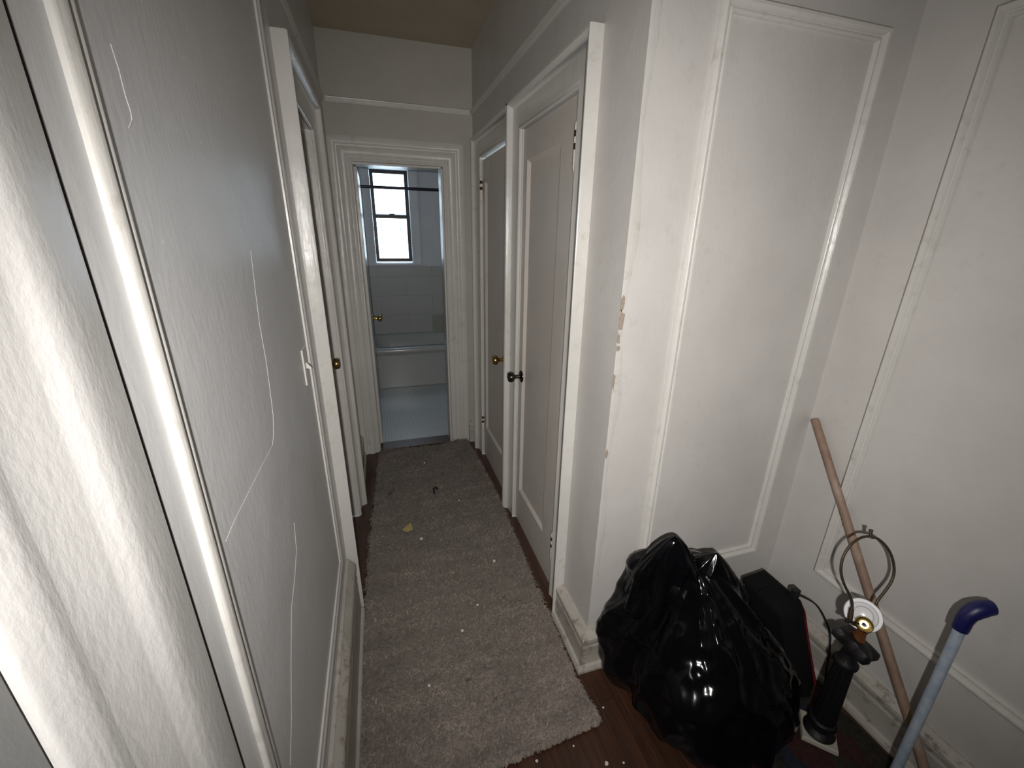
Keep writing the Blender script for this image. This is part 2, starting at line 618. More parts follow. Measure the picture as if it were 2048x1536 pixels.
# end wall with the bathroom doorway
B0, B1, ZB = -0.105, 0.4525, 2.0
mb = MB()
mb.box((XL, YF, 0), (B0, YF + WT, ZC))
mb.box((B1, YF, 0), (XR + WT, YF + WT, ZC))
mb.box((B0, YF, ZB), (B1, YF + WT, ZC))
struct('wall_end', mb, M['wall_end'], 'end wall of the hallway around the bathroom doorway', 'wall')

# bathroom shell
BX0, BX1, BZC = -0.235, 1.36, 2.66
W0, W1, WZ0, WZ1 = -0.025, 0.405, 1.262, 2.25      # window opening
mb = MB()
mb.box((BX0 - 0.1, YF + 0.05, -0.12), (BX1 + 0.1, YB + 0.2, -0.004))
struct('floor_bathroom', mb, M['hex'], 'pale bathroom floor of small mosaic tiles', 'floor')
mb = MB()
mb.box((BX0 - 0.1, YF + WT, BZC), (BX1 + 0.1, YB + 0.2, BZC + 0.1))
struct('ceiling_bathroom', mb, M['bath'], 'bathroom ceiling above the tub', 'ceiling')
mb = MB()
mb.box((BX0, YB, 0), (W0, YB + 0.2, BZC)); mb.box((W1, YB, 0), (BX1, YB + 0.2, BZC))
mb.box((W0, YB, 0), (W1, YB + 0.2, WZ0)); mb.box((W0, YB, WZ1), (W1, YB + 0.2, BZC))
wbb = struct('wall_bath_back', mb, M['bath'], 'bathroom back wall with the bright window', 'wall')
mb = MB()
mb.box((BX0, YB - 0.012, 0), (BX1, YB, 1.225))
obj('tile_wainscot', mb, M['tile'], wbb)
mb = MB()
mb.box((0.582, YB - 0.015, 0.44), (0.80, YB - 0.011, 0.647))
tag(obj('replacement_tile', mb, M['oddtile'], wbb), 'greenish odd tile')
mb = MB()
mb.box((BX0 - 0.1, YF + WT, 0), (BX0, YB + 0.2, BZC))
struct('wall_bath_left', mb, M['bath'], 'bathroom left wall behind the open door', 'wall')
mb = MB()
mb.box((BX1, YF + WT, 0), (BX1 + 0.1, YB + 0.2, BZC))
mb.box((XR + WT, YF + WT - 0.02, 0), (BX1 + 0.1, YF + WT, BZC))
struct('wall_bath_right', mb, M['bath'], 'bathroom right wall', 'wall')

# ------------------------------------------------------------------ SETTING: trims
MOULD = [(0.0, -0.001), (0.0, 0.010), (-0.003, 0.017), (-0.008, 0.021), (-0.014, 0.020), (-0.020, 0.014), (-0.023, 0.009),
         (-0.026, 0.008), (-0.029, 0.012), (-0.033, 0.0125), (-0.036, 0.009), (-0.037, -0.001)]


def frame_path(u0, u1, w0, w1, cw):
    p = [(u0, w0), (u0, w1), (u1, w1), (u1, w0)]   # clockwise in (u, w)
    return p


def panel_frame(n, u0, u1, w0, w1, to3, label, relief=1.0):
    mb = MB()
    # offsets to the right of travel point inwards on a clockwise path; the profile runs inwards
    prof = [(-o, h * relief if h > 0 else h) for o, h in MOULD]
    mb.sweep(frame_path(u0, u1, w0, w1, True), prof, to3, closed=True)
    return struct('trim_%d' % n, mb, M['trim'], label, 'moulding', smooth=35)


panel_frame(1, 0.500, 1.425, 0.392, 2.165, on_left, 'white wooden panel moulding on the left wall', 0.5)
panel_frame(2, 0.842, 1.408, 0.366, 2.152, on_alcove, 'white rectangular panel moulding above the black bag')
panel_frame(3, -0.95, 0.885, 0.388, 2.150, on_east, 'large panel moulding on the right wall behind the poles')

# picture rail
RAIL = [(0.006, -0.001), (0.006, 0.004), (0.010, 0.007), (0.022, 0.008), (0.028, 0.012), (0.034, 0.013), (0.038, 0.008), (0.040, -0.001)]


def rail(n, path, to3, z, label):
    mb = MB()
    (u0, u1) = path
    rs = [[to3(u, z - 0.02 + o, h) for o, h in RAIL] for u in (u0, u1)]
    mb.rings(rs)
    return struct('trim_%d' % n, mb, M['trim'], label, 'moulding', smooth=40)


rail(4, (YC + 0.001, YF - 0.001), on_hall_right, 2.318, 'picture rail high on the right hallway wall')
rail(5, (XL + 0.02, XR - 0.02), on_end, 2.318, 'picture rail above the bathroom doorway')
rail(6, (1.2, YF - 0.001), on_left, 2.318, 'picture rail high on the left hallway wall')

# baseboards
BPROF = [(-0.001, 0.0), (0.050, 0.0), (0.050, 0.010), (0.044, 0.022), (0.034, 0.026), (0.032, 0.100), (0.0335, 0.106), (0.0335, 0.112),
         (0.031, 0.118), (0.032, 0.130), (0.0355, 0.137), (0.0355, 0.150), (0.031, 0.156), (0.018, 0.163), (0.010, 0.170), (-0.001, 0.170)]
BP_LEFT = [(o * 1.0, z * 1.75 if z > 0.03 else z) for o, z in BPROF]
path = [(XR, 1.292), (XR, YC), (XE, YC), (XE, YR)]
prof = [(-0.0 + o, z) for o, z in BPROF]
names = (('baseboard_hall_right', 'grimy baseboard beside the near closet, turning the corner'), ('baseboard_alcove', 'baseboard under the framed panel behind the black bag'), ('baseboard_right', 'baseboard of the right wall behind the poles'))
for k, (nm, lb) in enumerate(names):
    mb = MB()
    mb.sweep(path, prof, flat, seg=k)
    struct(nm, mb, M['base'], lb, 'baseboard', smooth=25)
mb = MB()
mb.sweep([(XL, 0.452), (XL, 1.548)], [(o, z) for o, z in BP_LEFT], flat)
struct('baseboard_left', mb, M['base'], 'tall worn baseboard of the left wall beside the rug', 'baseboard', smooth=25)
mb = MB()
mb.sweep([(XL, LD1 + 0.13), (XL, YF)], [(o * 0.6, z) for o, z in BPROF], flat)
struct('baseboard_left_far', mb, M['base'], 'short baseboard past the left door', 'baseboard', smooth=25)
mb = MB()
mb.sweep([(B1 + 0.14, YF), (XR, YF)], [(o * 0.6, z) for o, z in BPROF], flat)
struct('baseboard_end', mb, M['base'], 'short baseboard right of the bathroom door frame', 'baseboard', smooth=25)

# ------------------------------------------------------------------ SETTING: doors
CAS = [(0.0, -0.001), (0.0, 0.010), (0.004, 0.014), (0.012, 0.014), (0.018, 0.010), (0.026, 0.009), (0.085, 0.012), (0.098, 0.018), (0.104, 0.030),
       (0.108, 0.041), (0.112, 0.044), (0.118, 0.044), (0.120, 0.041), (0.120, -0.001)]
CASB = [(0.0, -0.001), (0.0, 0.010), (0.004, 0.015), (0.014, 0.016), (0.022, 0.011), (0.030, 0.011), (0.038, 0.019), (0.050, 0.025),
        (0.064, 0.026), (0.076, 0.022), (0.082, 0.018), (0.090, 0.019), (0.096, 0.028), (0.104, 0.031), (0.128, 0.031), (0.135, 0.028), (0.135, -0.001)]


def casing(u0, u1, wt, prof, to3, mat, parent, flip=False, w0=0.0):
    """U shaped door casing outside the opening u0..u1 up to wt"""
    mb = MB()
    p = [(u0, w0), (u0, wt), (u1, wt), (u1, w0)]
    # travelling up, over, down (clockwise): the outside is on the left -> negative offsets
    mb.sweep(p, [(-o, h) for o, h in prof], to3)
    return obj('door_casing', mb, mat, parent, smooth=40)


def door_slab(u0, u1, w0, w1, pu0, pu1, pw0, pw1, to3, front, thick, depth, mat, parent):
    """one panel door: recessed panel with bevelled edge on the front face"""
    mb = MB()
    e = 0.014
    o_ = [(u0, w0), (u1, w0), (u1, w1), (u0, w1)]
    i_ = [(pu0, pw0), (pu1, pw0), (pu1, pw1), (pu0, pw1)]
    j_ = [(pu0 + e, pw0 + e), (pu1 - e, pw0 + e), (pu1 - e, pw1 - e), (pu0 + e, pw1 - e)]
    vs = [to3(u, w_, front - thick) for u, w_ in o_] + [to3(u, w_, front) for u, w_ in o_] + \
         [to3(u, w_, front) for u, w_ in i_] + [to3(u, w_, front - depth) for u, w_ in j_]
    fs = [(0, 1, 2, 3)]
    for a, b in ((0, 4), (4, 8), (8, 12)):
        for k in range(4):
            fs.append((a + k, a + (k + 1) % 4, b + (k + 1) % 4, b + k))
    fs.append((12, 13, 14, 15))
    mb.add(vs, fs)
    return obj('door_slab', mb, mat, parent, bevel=0.0015)


def knob(org, ax, mats, parent, sc=1.0, rose=0.032):
    k = MB().lathe([(0.0, 0.034), (0.012, 0.034), (0.014, 0.040), (0.024, 0.044), (0.0275, 0.052), (0.0265, 0.064), (0.022, 0.070), (0.010, 0.072), (0, 0.072)],
                   org, ax, 28)
    k.lathe([(0.012, 0.004), (0.010, 0.014), (0.010, 0.036)], org, ax, 20)
    ko = obj('door_knob', k, mats[0], parent, smooth=40)
    r = MB().lathe([(0, 0), (rose, 0), (rose, 0.003), (rose * 0.9, 0.007), (0.016, 0.010), (0, 0.010)], org, ax, 28)
    obj('rosette', r, mats[1], ko, smooth=40)
    return ko


def hinge(u, w0, w1, to3, h, parent):
    n = 7
    L = (w1 - w0) / n
    white, dark = MB(), MB()
    for k in range(n):
        mbk = dark if k in (3, 5) else white
        mbk.lathe([(0.008, 0.0), (0.009, 0.002), (0.009, L - 0.002), (0.008, L)], to3(u, w0 + k * L, h), (0, 0, 1), 12)
    white.lathe([(0.008, 0), (0.006, -0.006), (0.007, -0.010), (0.001, -0.018)], to3(u, w0, h), (0, 0, 1), 12)
    white.lathe([(0.008, 0), (0.006, 0.006), (0.001, 0.010)], to3(u, w1, h), (0, 0, 1), 12)
    hg = obj('hinge', white, M['hinge'], parent, smooth=40)
    tag(obj('hinge_knuckle', dark, M['rust'], hg, smooth=40), 'rusty bare knuckles')
    return hg


# near closet
d1 = thing('door_1', (XR, (NC0 + NC1) / 2, 0), 'near closet door with dark round knob on the right', 'door', None, 'structure')
casing(NC0, NC1, ZH, CAS, on_hall_right, M['trim'], d1)
door_slab(NC0 + 0.003, NC1 - 0.003, 0.012, ZH - 0.004, 1.575, 1.945, 0.222, 1.905, on_hall_right, -0.006, 0.036, 0.014, M['door'], d1)
hinge(1.4185, 1.805, 1.935, on_hall_right, 0.006, d1)
hinge(1.4185, 0.205, 0.335, on_hall_right, 0.006, d1)
kn = knob((XR + 0.006, 1.952, 0.905), (-1, 0, 0), (M['nickel'], M['nickel']), d1)
tag(kn, 'dark metal knob')
# far closet
d2 = thing('door_2', (XR, (FC0 + FC1) / 2, 0), 'far closet door with brass knob next to the bathroom', 'door', None, 'structure')
casing(FC0, FC1, ZH, CAS, on_hall_right, M['trim'], d2)
door_slab(FC0 + 0.003, FC1 - 0.003, 0.012, ZH - 0.012, 2.31, 2.735, 0.245, 1.895, on_hall_right, -0.006, 0.036, 0.014, M['door'], d2)
hinge(2.782, 1.80, 1.92, on_hall_right, 0.006, d2)
hinge(2.782, 0.22, 0.34, on_hall_right, 0.006, d2)
tag(knob((XR + 0.006, 2.268, 0.905), (-1, 0, 0), (M['brass'], M['brass']), d2), 'brass knob')
# strip between the two casings
mb = MB()
mb.box((XR - 0.012, 2.118, 0), (XR + 0.001, 2.122, 2.10))
# bathroom door, standing open against the left wall of the bathroom
d3 = thing('door_3', (B0, YF, 0), 'white bathroom door frame at the end of the hallway, door swung open', 'door', None, 'structure')
casing(B0 + 0.006, B1, ZB, CASB, on_end, M['trim'], d3)
mb = MB()
mb.box((B1 - 0.012, YF + 0.001, 0), (B1 + 0.001, YF + WT + 0.01, ZB))
mb.box((B0 - 0.001, YF + 0.001, 0), (B0 + 0.008, YF + WT - 0.045, ZB))
mb.box((B0, YF + 0.001, ZB - 0.012), (B1, YF + WT + 0.01, ZB + 0.001))
obj('door_jamb', mb, M['trim'], d3, bevel=0.002)
DX = -0.079
mb = MB()
mb.box((DX - 0.040, YF + 0.075, 0.03), (DX, YF + 0.62, ZB - 0.016))
ds = obj('door_slab', mb, M['trim'], d3, bevel=0.003)
tag(knob((DX, YF + 0.565, 0.925), (1, 0, 0), (M['brass'], M['brass']), d3), 'brass knob')
for z0 in (1.62, 0.28):
    hg = MB()
    hg.box((DX - 0.031, YF + 0.0735, z0), (DX - 0.008, YF + 0.0752, z0 + 0.13))
    obj('hinge_leaf', hg, M['trim'], ds)
# left hall doorway
d4 = thing('door_4', (XL, (LD0 + LD1) / 2, 0), 'doorway in the left wall with a small worn brass knob', 'door', None, 'structure')
CASL = [(o, h) for o, h in CAS]
casing(LD0 + 0.0, LD1, ZH - 0.02, CASL, on_left, M['trim'], d4)
mb = MB()
mb.box((XL - WT, LD0 - 0.001, 0), (XL + 0.004, LD0 + 0.008, ZH)); mb.box((XL - WT, LD1 - 0.008, 0), (XL + 0.004, LD1 + 0.001, ZH))
mb.box((XL - WT, LD0, ZH - 0.02), (XL + 0.004, LD1, ZH))
obj('door_jamb', mb, M['trim'], d4, bevel=0.002)
door_slab(LD0 + 0.01, LD1 - 0.01, 0.012, ZH - 0.024, LD0 + 0.12, LD1 - 0.12, 0.22, 1.85, on_left, -0.058, 0.036, 0.012, M['door'], d4)
tag(knob((XL - 0.058, 2.135, 0.985), (1, 0, 0), (M['oldbrass'], M['oldbrass']), d4), 'worn brass knob')
# near doorway on the left
d5 = thing('door_5', (XL, (ND0 + ND1) / 2, 0), 'broad glossy white door frame at the near left, close to the viewer', 'door', None, 'structure')
NCAS = [(0.0, -0.001), (0.0, 0.0085), (0.005, 0.0125), (0.013, 0.0165), (0.020, 0.0180), (0.026, 0.0180), (0.034, 0.0165), (0.041, 0.0135), (0.048, 0.0125),
        (0.092, 0.0125), (0.100, 0.014), (0.107, 0.018), (0.116, 0.0205), (0.128, 0.0200), (0.142, 0.0175), (0.160, 0.0135), (0.180, 0.0085), (0.193, 0.0045), (0.1975, 0.002), (0.198, -0.001)]
casing(ND0, ND1, ZN, NCAS, on_left, M['nearcase'], d5)
mb = MB()
mb.box((XL - WT, ND0 - 0.001, 0), (XL - 0.034, ND0 + 0.01, ZN)); mb.box((XL - WT, ND1 - 0.013, 0), (XL - 0.034, ND1 + 0.001, ZN))
mb.box((XL - WT, ND0, ZN - 0.012), (XL - 0.034, ND1, ZN + 0.001))
obj('door_jamb', mb, M['nearcase'], d5, bevel=0.003)
door_slab(ND0 + 0.004, ND1 - 0.002, 0.012, ZN - 0.004, ND0 + 0.13, ND1 - 0.15, 0.25, 1.95, on_left, 0.0075, 0.036, 0.012, M['dimdoor'], d5)
mb = MB()
mb.rings([[(XL - 0.001, ND1 + 0.1975, 0), (XL + 0.0012, ND1 + 0.1975, 0), (XL + 0.0012, ND1 + 0.2045, 0), (XL - 0.001, ND1 + 0.2045, 0)],
          [(XL - 0.001, ND1 + 0.1975, ZN + 0.2), (XL + 0.0012, ND1 + 0.1975, ZN + 0.2), (XL + 0.0012, ND1 + 0.2020, ZN + 0.2), (XL - 0.001, ND1 + 0.2020, ZN + 0.2)]])
tag(obj('caulk_gap', mb, M['gap'], d5), 'open dark gap beside the frame')
# threshold of the bathroom
mb = MB()
mb.box((B0 + 0.009, YF + 0.004, 0.0), (B1 - 0.013, YF + WT + 0.02, 0.011))
struct('trim_7', mb, M['thresh'], 'dark wooden threshold of the bathroom doorway', 'threshold', bevel=0.003)

# ------------------------------------------------------------------ SETTING: bathroom window
wd = thing('window_1', (0.19, YB, WZ0), 'bathroom window with black frame, bright daylight outside', 'window', None, 'structure')
mb = MB()
cw = 0.092
WCAS = [(0.0, -0.001), (0.0, 0.010), (0.006, 0.013), (0.074, 0.016), (0.078, 0.024), (0.088, 0.024), (0.092, 0.018), (0.092, -0.001)]
p = [(W0, WZ0 - 0.03), (W0, WZ1), (W1, WZ1), (W1, WZ0 - 0.03)]
mb.sweep(p, [(-o, h) for o, h in WCAS], lambda u, w_, h: (u, YB - h, w_))
obj('window_casing', mb, M['bath'], wd, smooth=40)
mb = MB()
mb.box((W0 - 0.10, YB - 0.035, WZ0 - 0.028), (W1 + 0.10, YB + 0.10, WZ0 - 0.006))
obj('window_sill', mb, M['bath'], wd, bevel=0.004)
mb = MB()
mb.box((W0, YB, WZ0 - 0.01), (W0 + 0.012, YB + 0.19, WZ1)); mb.box((W1 - 0.012, YB, WZ0 - 0.01), (W1, YB + 0.19, WZ1))
mb.box((W0, YB, WZ1 - 0.012), (W1, YB + 0.19, WZ1))
obj('window_reveal', mb, M['bath'], wd)


def rect_ring(x0, x1, z0, z1, t, y0, y1, tb=None):
    m_ = MB()
    tb = tb or t
    m_.box((x0, y0, z0), (x0 + t, y1, z1)); m_.box((x1 - t, y0, z0), (x1, y1, z1))
    m_.box((x0 + t, y0, z1 - t), (x1 - t, y1, z1)); m_.box((x0 + t, y0, z0), (x1 - t, y1, z0 + tb))
    return m_


fx0, fx1 = W0 + 0.013, W1 - 0.013
for (z0, z1, yy) in ((1.745, WZ1 - 0.013, YB + 0.105), (WZ0 + 0.01, 1.778, YB + 0.075)):
    sash = obj('sash', rect_ring(fx0, fx1, z0, z1, 0.037, yy, yy + 0.028), M['frame'], wd, bevel=0.002)
    g = MB()
    g.box((fx0 + 0.028, yy + 0.012, z0 + 0.028), (fx1 - 0.028, yy + 0.016, z1 - 0.028))
    obj('pane', g, M['glass'], sash)
mb = MB()
mb.box((0.17, YB + 0.05, 1.776), (0.225, YB + 0.078, 1.790))
obj('sash_lock', mb, M['frame'], wd, bevel=0.002)
# iron guard outside the lower sash
gd = MB()
for xx in (0.075, 0.30):
    gd.tube([(xx, YB + 0.40, 1.15), (xx, YB + 0.40, 1.80)], 0.006, 8)
for zz in (1.25, 1.36, 1.385, 1.47, 1.50, 1.615, 1.64):
    gd.tube([(-0.25, YB + 0.40, zz), (0.70, YB + 0.40, zz)], 0.0048, 6)
gd.tube([(-0.25, YB + 0.40, 1.795), (0.70, YB + 0.40, 1.795)], 0.006, 6)
gd.box((-0.26, YB + 0.19, 1.14), (-0.24, YB + 0.41, 1.16)); gd.box((0.69, YB + 0.19, 1.14), (0.71, YB + 0.41, 1.16))
gd.tube([(-0.25, YB + 0.40, 1.14), (-0.25, YB + 0.40, 1.80)], 0.006, 6); gd.tube([(0.70, YB + 0.40, 1.14), (0.70, YB + 0.40, 1.80)], 0.006, 6)
obj('window_guard', gd, M['bars'], wd)

# ------------------------------------------------------------------ bathroom things
# bathtub
def rrect(x0, x1, y0, y1, r, z, n=8):
    pts = []
    for (cx, cy, a0) in ((x1 - r, y1 - r, 0), (x0 + r, y1 - r, PI / 2), (x0 + r, y0 + r, PI), (x1 - r, y0 + r, 1.5 * PI)):
        for k in range(n + 1):
            a = a0 + (PI / 2) * k / n
            pts.append((cx + r * c(a), cy + r * s(a), z))
    return pts


TX0, TX1, TY0, TY1, TZ = BX0 + 0.02, BX1 - 0.004, 4.475, YB - 0.014, 0.44
tub = thing('bathtub', ((TX0 + TX1) / 2, (TY0 + TY1) / 2, -0.004), 'white enamel bathtub under the bathroom window', 'bathtub')
m_ = MB()
ins = lambda d, r, z: rrect(TX0 + d, TX1 - d, TY0 + d, TY1 - d, r, z)
b2 = lambda dl, dr, df, db, r, z: rrect(TX0 + dl, TX1 - dr, TY0 + df, TY1 - db, r, z)
rs = [b2(0, 0, 0.006, 0, 0.02, 0.0), b2(0, 0, 0.012, 0, 0.02, 0.35), b2(0, 0, 0.008, 0, 0.02, 0.365), b2(0, 0, -0.012, 0, 0.03, 0.385), b2(0, 0, -0.022, 0, 0.03, 0.40),
      b2(0, 0, -0.020, 0, 0.03, 0.425), b2(0, 0, -0.006, 0, 0.03, TZ - 0.003), b2(0.0, 0.0, 0.02, 0.0, 0.04, TZ), b2(0.09, 0.10, 0.058, 0.055, 0.12, TZ - 0.002),
      b2(0.105, 0.115, 0.075, 0.068, 0.13, TZ - 0.018), b2(0.15, 0.14, 0.10, 0.09, 0.14, 0.28), b2(0.24, 0.17, 0.13, 0.12, 0.14, 0.11), b2(0.33, 0.24, 0.19, 0.18, 0.14, 0.075)]
m_.rings(rs)
obj('tub_body', m_, M['enamel'], tub, smooth=50)
mb = MB()
mb.lathe([(0, 0), (0.03, 0), (0.03, 0.003), (0.02, 0.005), (0, 0.005)], (0.9, 4.84, 0.076), (0, 0, 1), 20)
obj('drain', mb, M['nickel'], tub, smooth=40)
# curtain rod
rod = thing('curtain_rod', (0.55, 4.50, 1.985), 'dark shower curtain rod across the bathroom in front of the window', 'rod')
mb = MB().tube([(BX0 + 0.004, 4.52, 1.992), (BX1 - 0.004, 4.52, 1.990)], 0.0135, 14)
obj('tube', mb, M['rod'], rod, smooth=60)
for xx, ax in ((BX0 + 0.001, 1), (BX1 - 0.001, -1)):
    mb = MB().lathe([(0, 0), (0.032, 0), (0.030, 0.006), (0.018, 0.014), (0.0, 0.014)], (xx, 4.52, 1.991), (ax, 0, 0), 20)
    obj('end_flange', mb, M['rod'], rod, smooth=40)

# ------------------------------------------------------------------ light switch on the left wall
sw = thing('light_switch', (XL, 1.31, 1.163), 'painted light switch plate on left wall beside the door frame', 'light switch')
mb = MB()
mb.box((XL - 0.0005, 1.290, 1.166), (XL + 0.0045, 1.350, 1.274))
obj('plate', mb, M['plate'], sw, bevel=0.003)
mb = MB()
mb.rings([[(XL + 0.004, 1.315, 1.213), (XL + 0.004, 1.327, 1.213), (XL + 0.004, 1.327, 1.232), (XL + 0.004, 1.315, 1.232)],
          [(XL + 0.017, 1.317, 1.207), (XL + 0.017, 1.325, 1.207), (XL + 0.017, 1.325, 1.214), (XL + 0.017, 1.317, 1.214)]])
obj('toggle', mb, M['plate'], sw, bevel=0.001)

# ------------------------------------------------------------------ rug
RUG_R = [(0.553, 2.99), (0.585, 2.80), (0.600, 2.50), (0.607, 2.18), (0.600, 1.90), (0.593, 1.60), (0.590, 1.30), (0.583, 1.10), (0.580, 0.98), (0.592, 0.90), (0.600, 0.846)]
RUG_L = [(-0.098, 3.035), (-0.118, 2.80), (-0.138, 2.45), (-0.158, 2.10), (-0.170, 1.85), (-0.179, 1.58), (-0.184, 1.30), (-0.186, 1.05), (-0.188, 0.90), (-0.190, 0.84), (-0.192, 0.79)]


def lerp_poly(P, t):
    # by normalised index
    x = t * (len(P) - 1)
    i = min(int(x), len(P) - 2)
    f = x - i
    return (P[i][0] * (1 - f) + P[i + 1][0] * f, P[i][1] * (1 - f) + P[i + 1][1] * f)


def rug_pt(uu, t):
    L, R_ = lerp_poly(RUG_L, t), lerp_poly(RUG_R, t)
    x = L[0] * (1 - uu) + R_[0] * uu
    y = L[1] * (1 - uu) + R_[1] * uu
    z = 0.012 + 0.005 * noise.noise((x * 3, y * 3, 0.3)) + 0.003 * noise.noise((x * 11, y * 11, 5))
    # bunched far right corner
    d2_ = ((x - 0.50) / 0.10) ** 2 + ((y - 2.97) / 0.08) ** 2
    z += 0.035 * math.exp(-d2_)
    return x, y, max(z, 0.006)


rug = thing('runner_rug', (0.2, 1.9, 0), 'long shaggy grey brown runner rug along the hallway floor', 'rug')
NU, NT = 40, 120
vs, fs = [], []
for i in range(NT + 1):
    for k in range(NU + 1):
        vs.append(rug_pt(k / NU, i / NT))
for i in range(NT):
    for k in range(NU):
        a = i * (NU + 1) + k
        fs.append((a, a + 1, a + NU + 2, a + NU + 1))
nb = len(vs)
vs += [(x, y, 0.0015) for x, y, z in vs]
per = [k for k in range(NU + 1)] + [i * (NU + 1) + NU for i in range(1, NT + 1)] + [NT * (NU + 1) + k for k in range(NU - 1, -1, -1)] + [i * (NU + 1) for i in range(NT - 1, 0, -1)]
for a, b in zip(per, per[1:] + per[:1]):
    fs.append((a, b, b + nb, a + nb))
obj('backing', MB().add(vs, fs), M['rugback'], rug, smooth=50)
# pile: flat soft strips lying in drifts
rng = np.random.default_rng(3)
NB = 30000
pv, pf, tone = [], [], []
for q in range(NB):
    edge = rng.random() < 0.10
    t = rng.random()
    uu = rng.random()
    if edge:
        side = rng.integers(0, 3)
        if side == 0: uu = rng.random() * 0.012
        elif side == 1: uu = 1 - rng.random() * 0.012
        else: t = 1 - rng.random() * 0.004
    x, y, z = rug_pt(uu, t)
    L = rng.uniform(0.012, 0.026)
    wd_ = rng.uniform(0.0016, 0.0034)
    ang = 2.6 * noise.noise((x * 5, y * 5, 9)) + rng.normal(0, 0.9) + (PI if rng.random() < 0.25 else 0)
    if edge and uu < 0.02: ang = PI + rng.normal(0, 0.7)
    if edge and uu > 0.98: ang = rng.normal(0, 0.7)
    if edge and t > 0.99: ang = -PI / 2 + rng.normal(0, 0.6); L *= 0.8
    dx, dy = math.cos(ang), math.sin(ang)
    nx, ny = -dy * wd_, dx * wd_
    lift = rng.uniform(0.003, 0.010)
    cu = rng.normal(0, 0.25)
    z0 = z - 0.001
    o_ = len(pv)
    px_, py_ = x, y
    mx_, my_ = x + dx * L * .5 + nx * cu * 2, y + dy * L * .5 + ny * cu * 2
    ex_, ey_ = x + dx * L + nx * cu * 4, y + dy * L + ny * cu * 4
    zt = z0 + lift * (0.6 if not edge else -0.2)
    if edge: zt = max(zt - 0.004, 0.004)
    pv += [(px_ - nx, py_ - ny, z0), (px_ + nx, py_ + ny, z0), (mx_ - nx, my_ - ny, z0 + lift), (mx_ + nx, my_ + ny, z0 + lift * 1.1),
           (ex_ - nx * .6, ey_ - ny * .6, zt), (ex_ + nx * .6, ey_ + ny * .6, zt)]
    pf += [(o_, o_ + 1, o_ + 3, o_ + 2), (o_ + 2, o_ + 3, o_ + 5, o_ + 4)]
    tone += [rng.random() ** 1.2] * 6
pile_me = bpy.data.meshes.new('pile')
off = BASE[rug.name]
pile_me.from_pydata((np.array(pv) - np.array(off)).tolist(), [], pf)
pile_me.polygons.foreach_set('use_smooth', [True] * len(pile_me.polygons))
at = pile_me.attributes.new('tone', 'FLOAT', 'POINT')
at.data.foreach_set('value', tone)
pile_me.materials.append(M['pile'])
pile = bpy.data.objects.new('pile', pile_me)
COL.objects.link(pile)
pile.parent = rug
pile['kind'] = 'stuff'

# ------------------------------------------------------------------ black rubbish bag
LEV = [  # height, then the outline of the bag at eight bearings (x, y)
    (0.002, [(0.792, 1.000), (0.815, 0.830), (0.835, 0.700), (0.870, 0.615), (1.050, 0.600), (1.190, 0.660), (1.210, 0.860), (1.100, 1.004)]),
    (0.060, [(0.745, 1.004), (0.765, 0.830), (0.800, 0.690), (0.870, 0.590), (1.060, 0.585), (1.225, 0.655), (1.235, 0.860), (1.120, 1.006)]),
    (0.150, [(0.715, 1.006), (0.728, 0.850), (0.775, 0.700), (0.870, 0.600), (1.060, 0.590), (1.230, 0.665), (1.240, 0.860), (1.130, 1.008)]),
    (0.250, [(0.730, 1.040), (0.745, 0.870), (0.795, 0.725), (0.890, 0.640), (1.050, 0.635), (1.195, 0.700), (1.215, 0.870), (1.120, 1.045)]),
    (0.340, [(0.765, 1.045), (0.782, 0.890), (0.830, 0.770), (0.915, 0.700), (1.040, 0.695), (1.150, 0.745), (1.165, 0.880), (1.100, 1.045)]),
    (0.420, [(0.800, 1.040), (0.815, 0.910), (0.860, 0.815), (0.930, 0.765), (1.020, 0.760), (1.100, 0.800), (1.110, 0.890), (1.070, 1.030)]),
    (0.480, [(0.790, 1.020), (0.808, 0.925), (0.860, 0.850), (0.930, 0.815), (1.005, 0.810), (1.060, 0.840), (1.065, 0.900), (1.040, 1.000)]),
    (0.515, [(0.830, 0.990), (0.845, 0.930), (0.885, 0.880), (0.935, 0.860), (0.985, 0.860), (1.020, 0.875), (1.020, 0.910), (1.000, 0.970)]),
    (0.525, [(0.900, 0.945), (0.905, 0.930), (0.920, 0.915), (0.935, 0.910), (0.950, 0.910), (0.960, 0.915), (0.960, 0.925), (0.950, 0.940)]),
]


def cr(p0, p1, p2, p3, t):
    return 0.5 * ((2 * p1) + (-p0 + p2) * t + (2 * p0 - 5 * p1 + 4 * p2 - p3) * t * t + (-p0 + 3 * p1 - 3 * p2 + p3) * t ** 3)


def rg_noise(p):
    return 1 - 2.2 * abs(noise.noise(p))


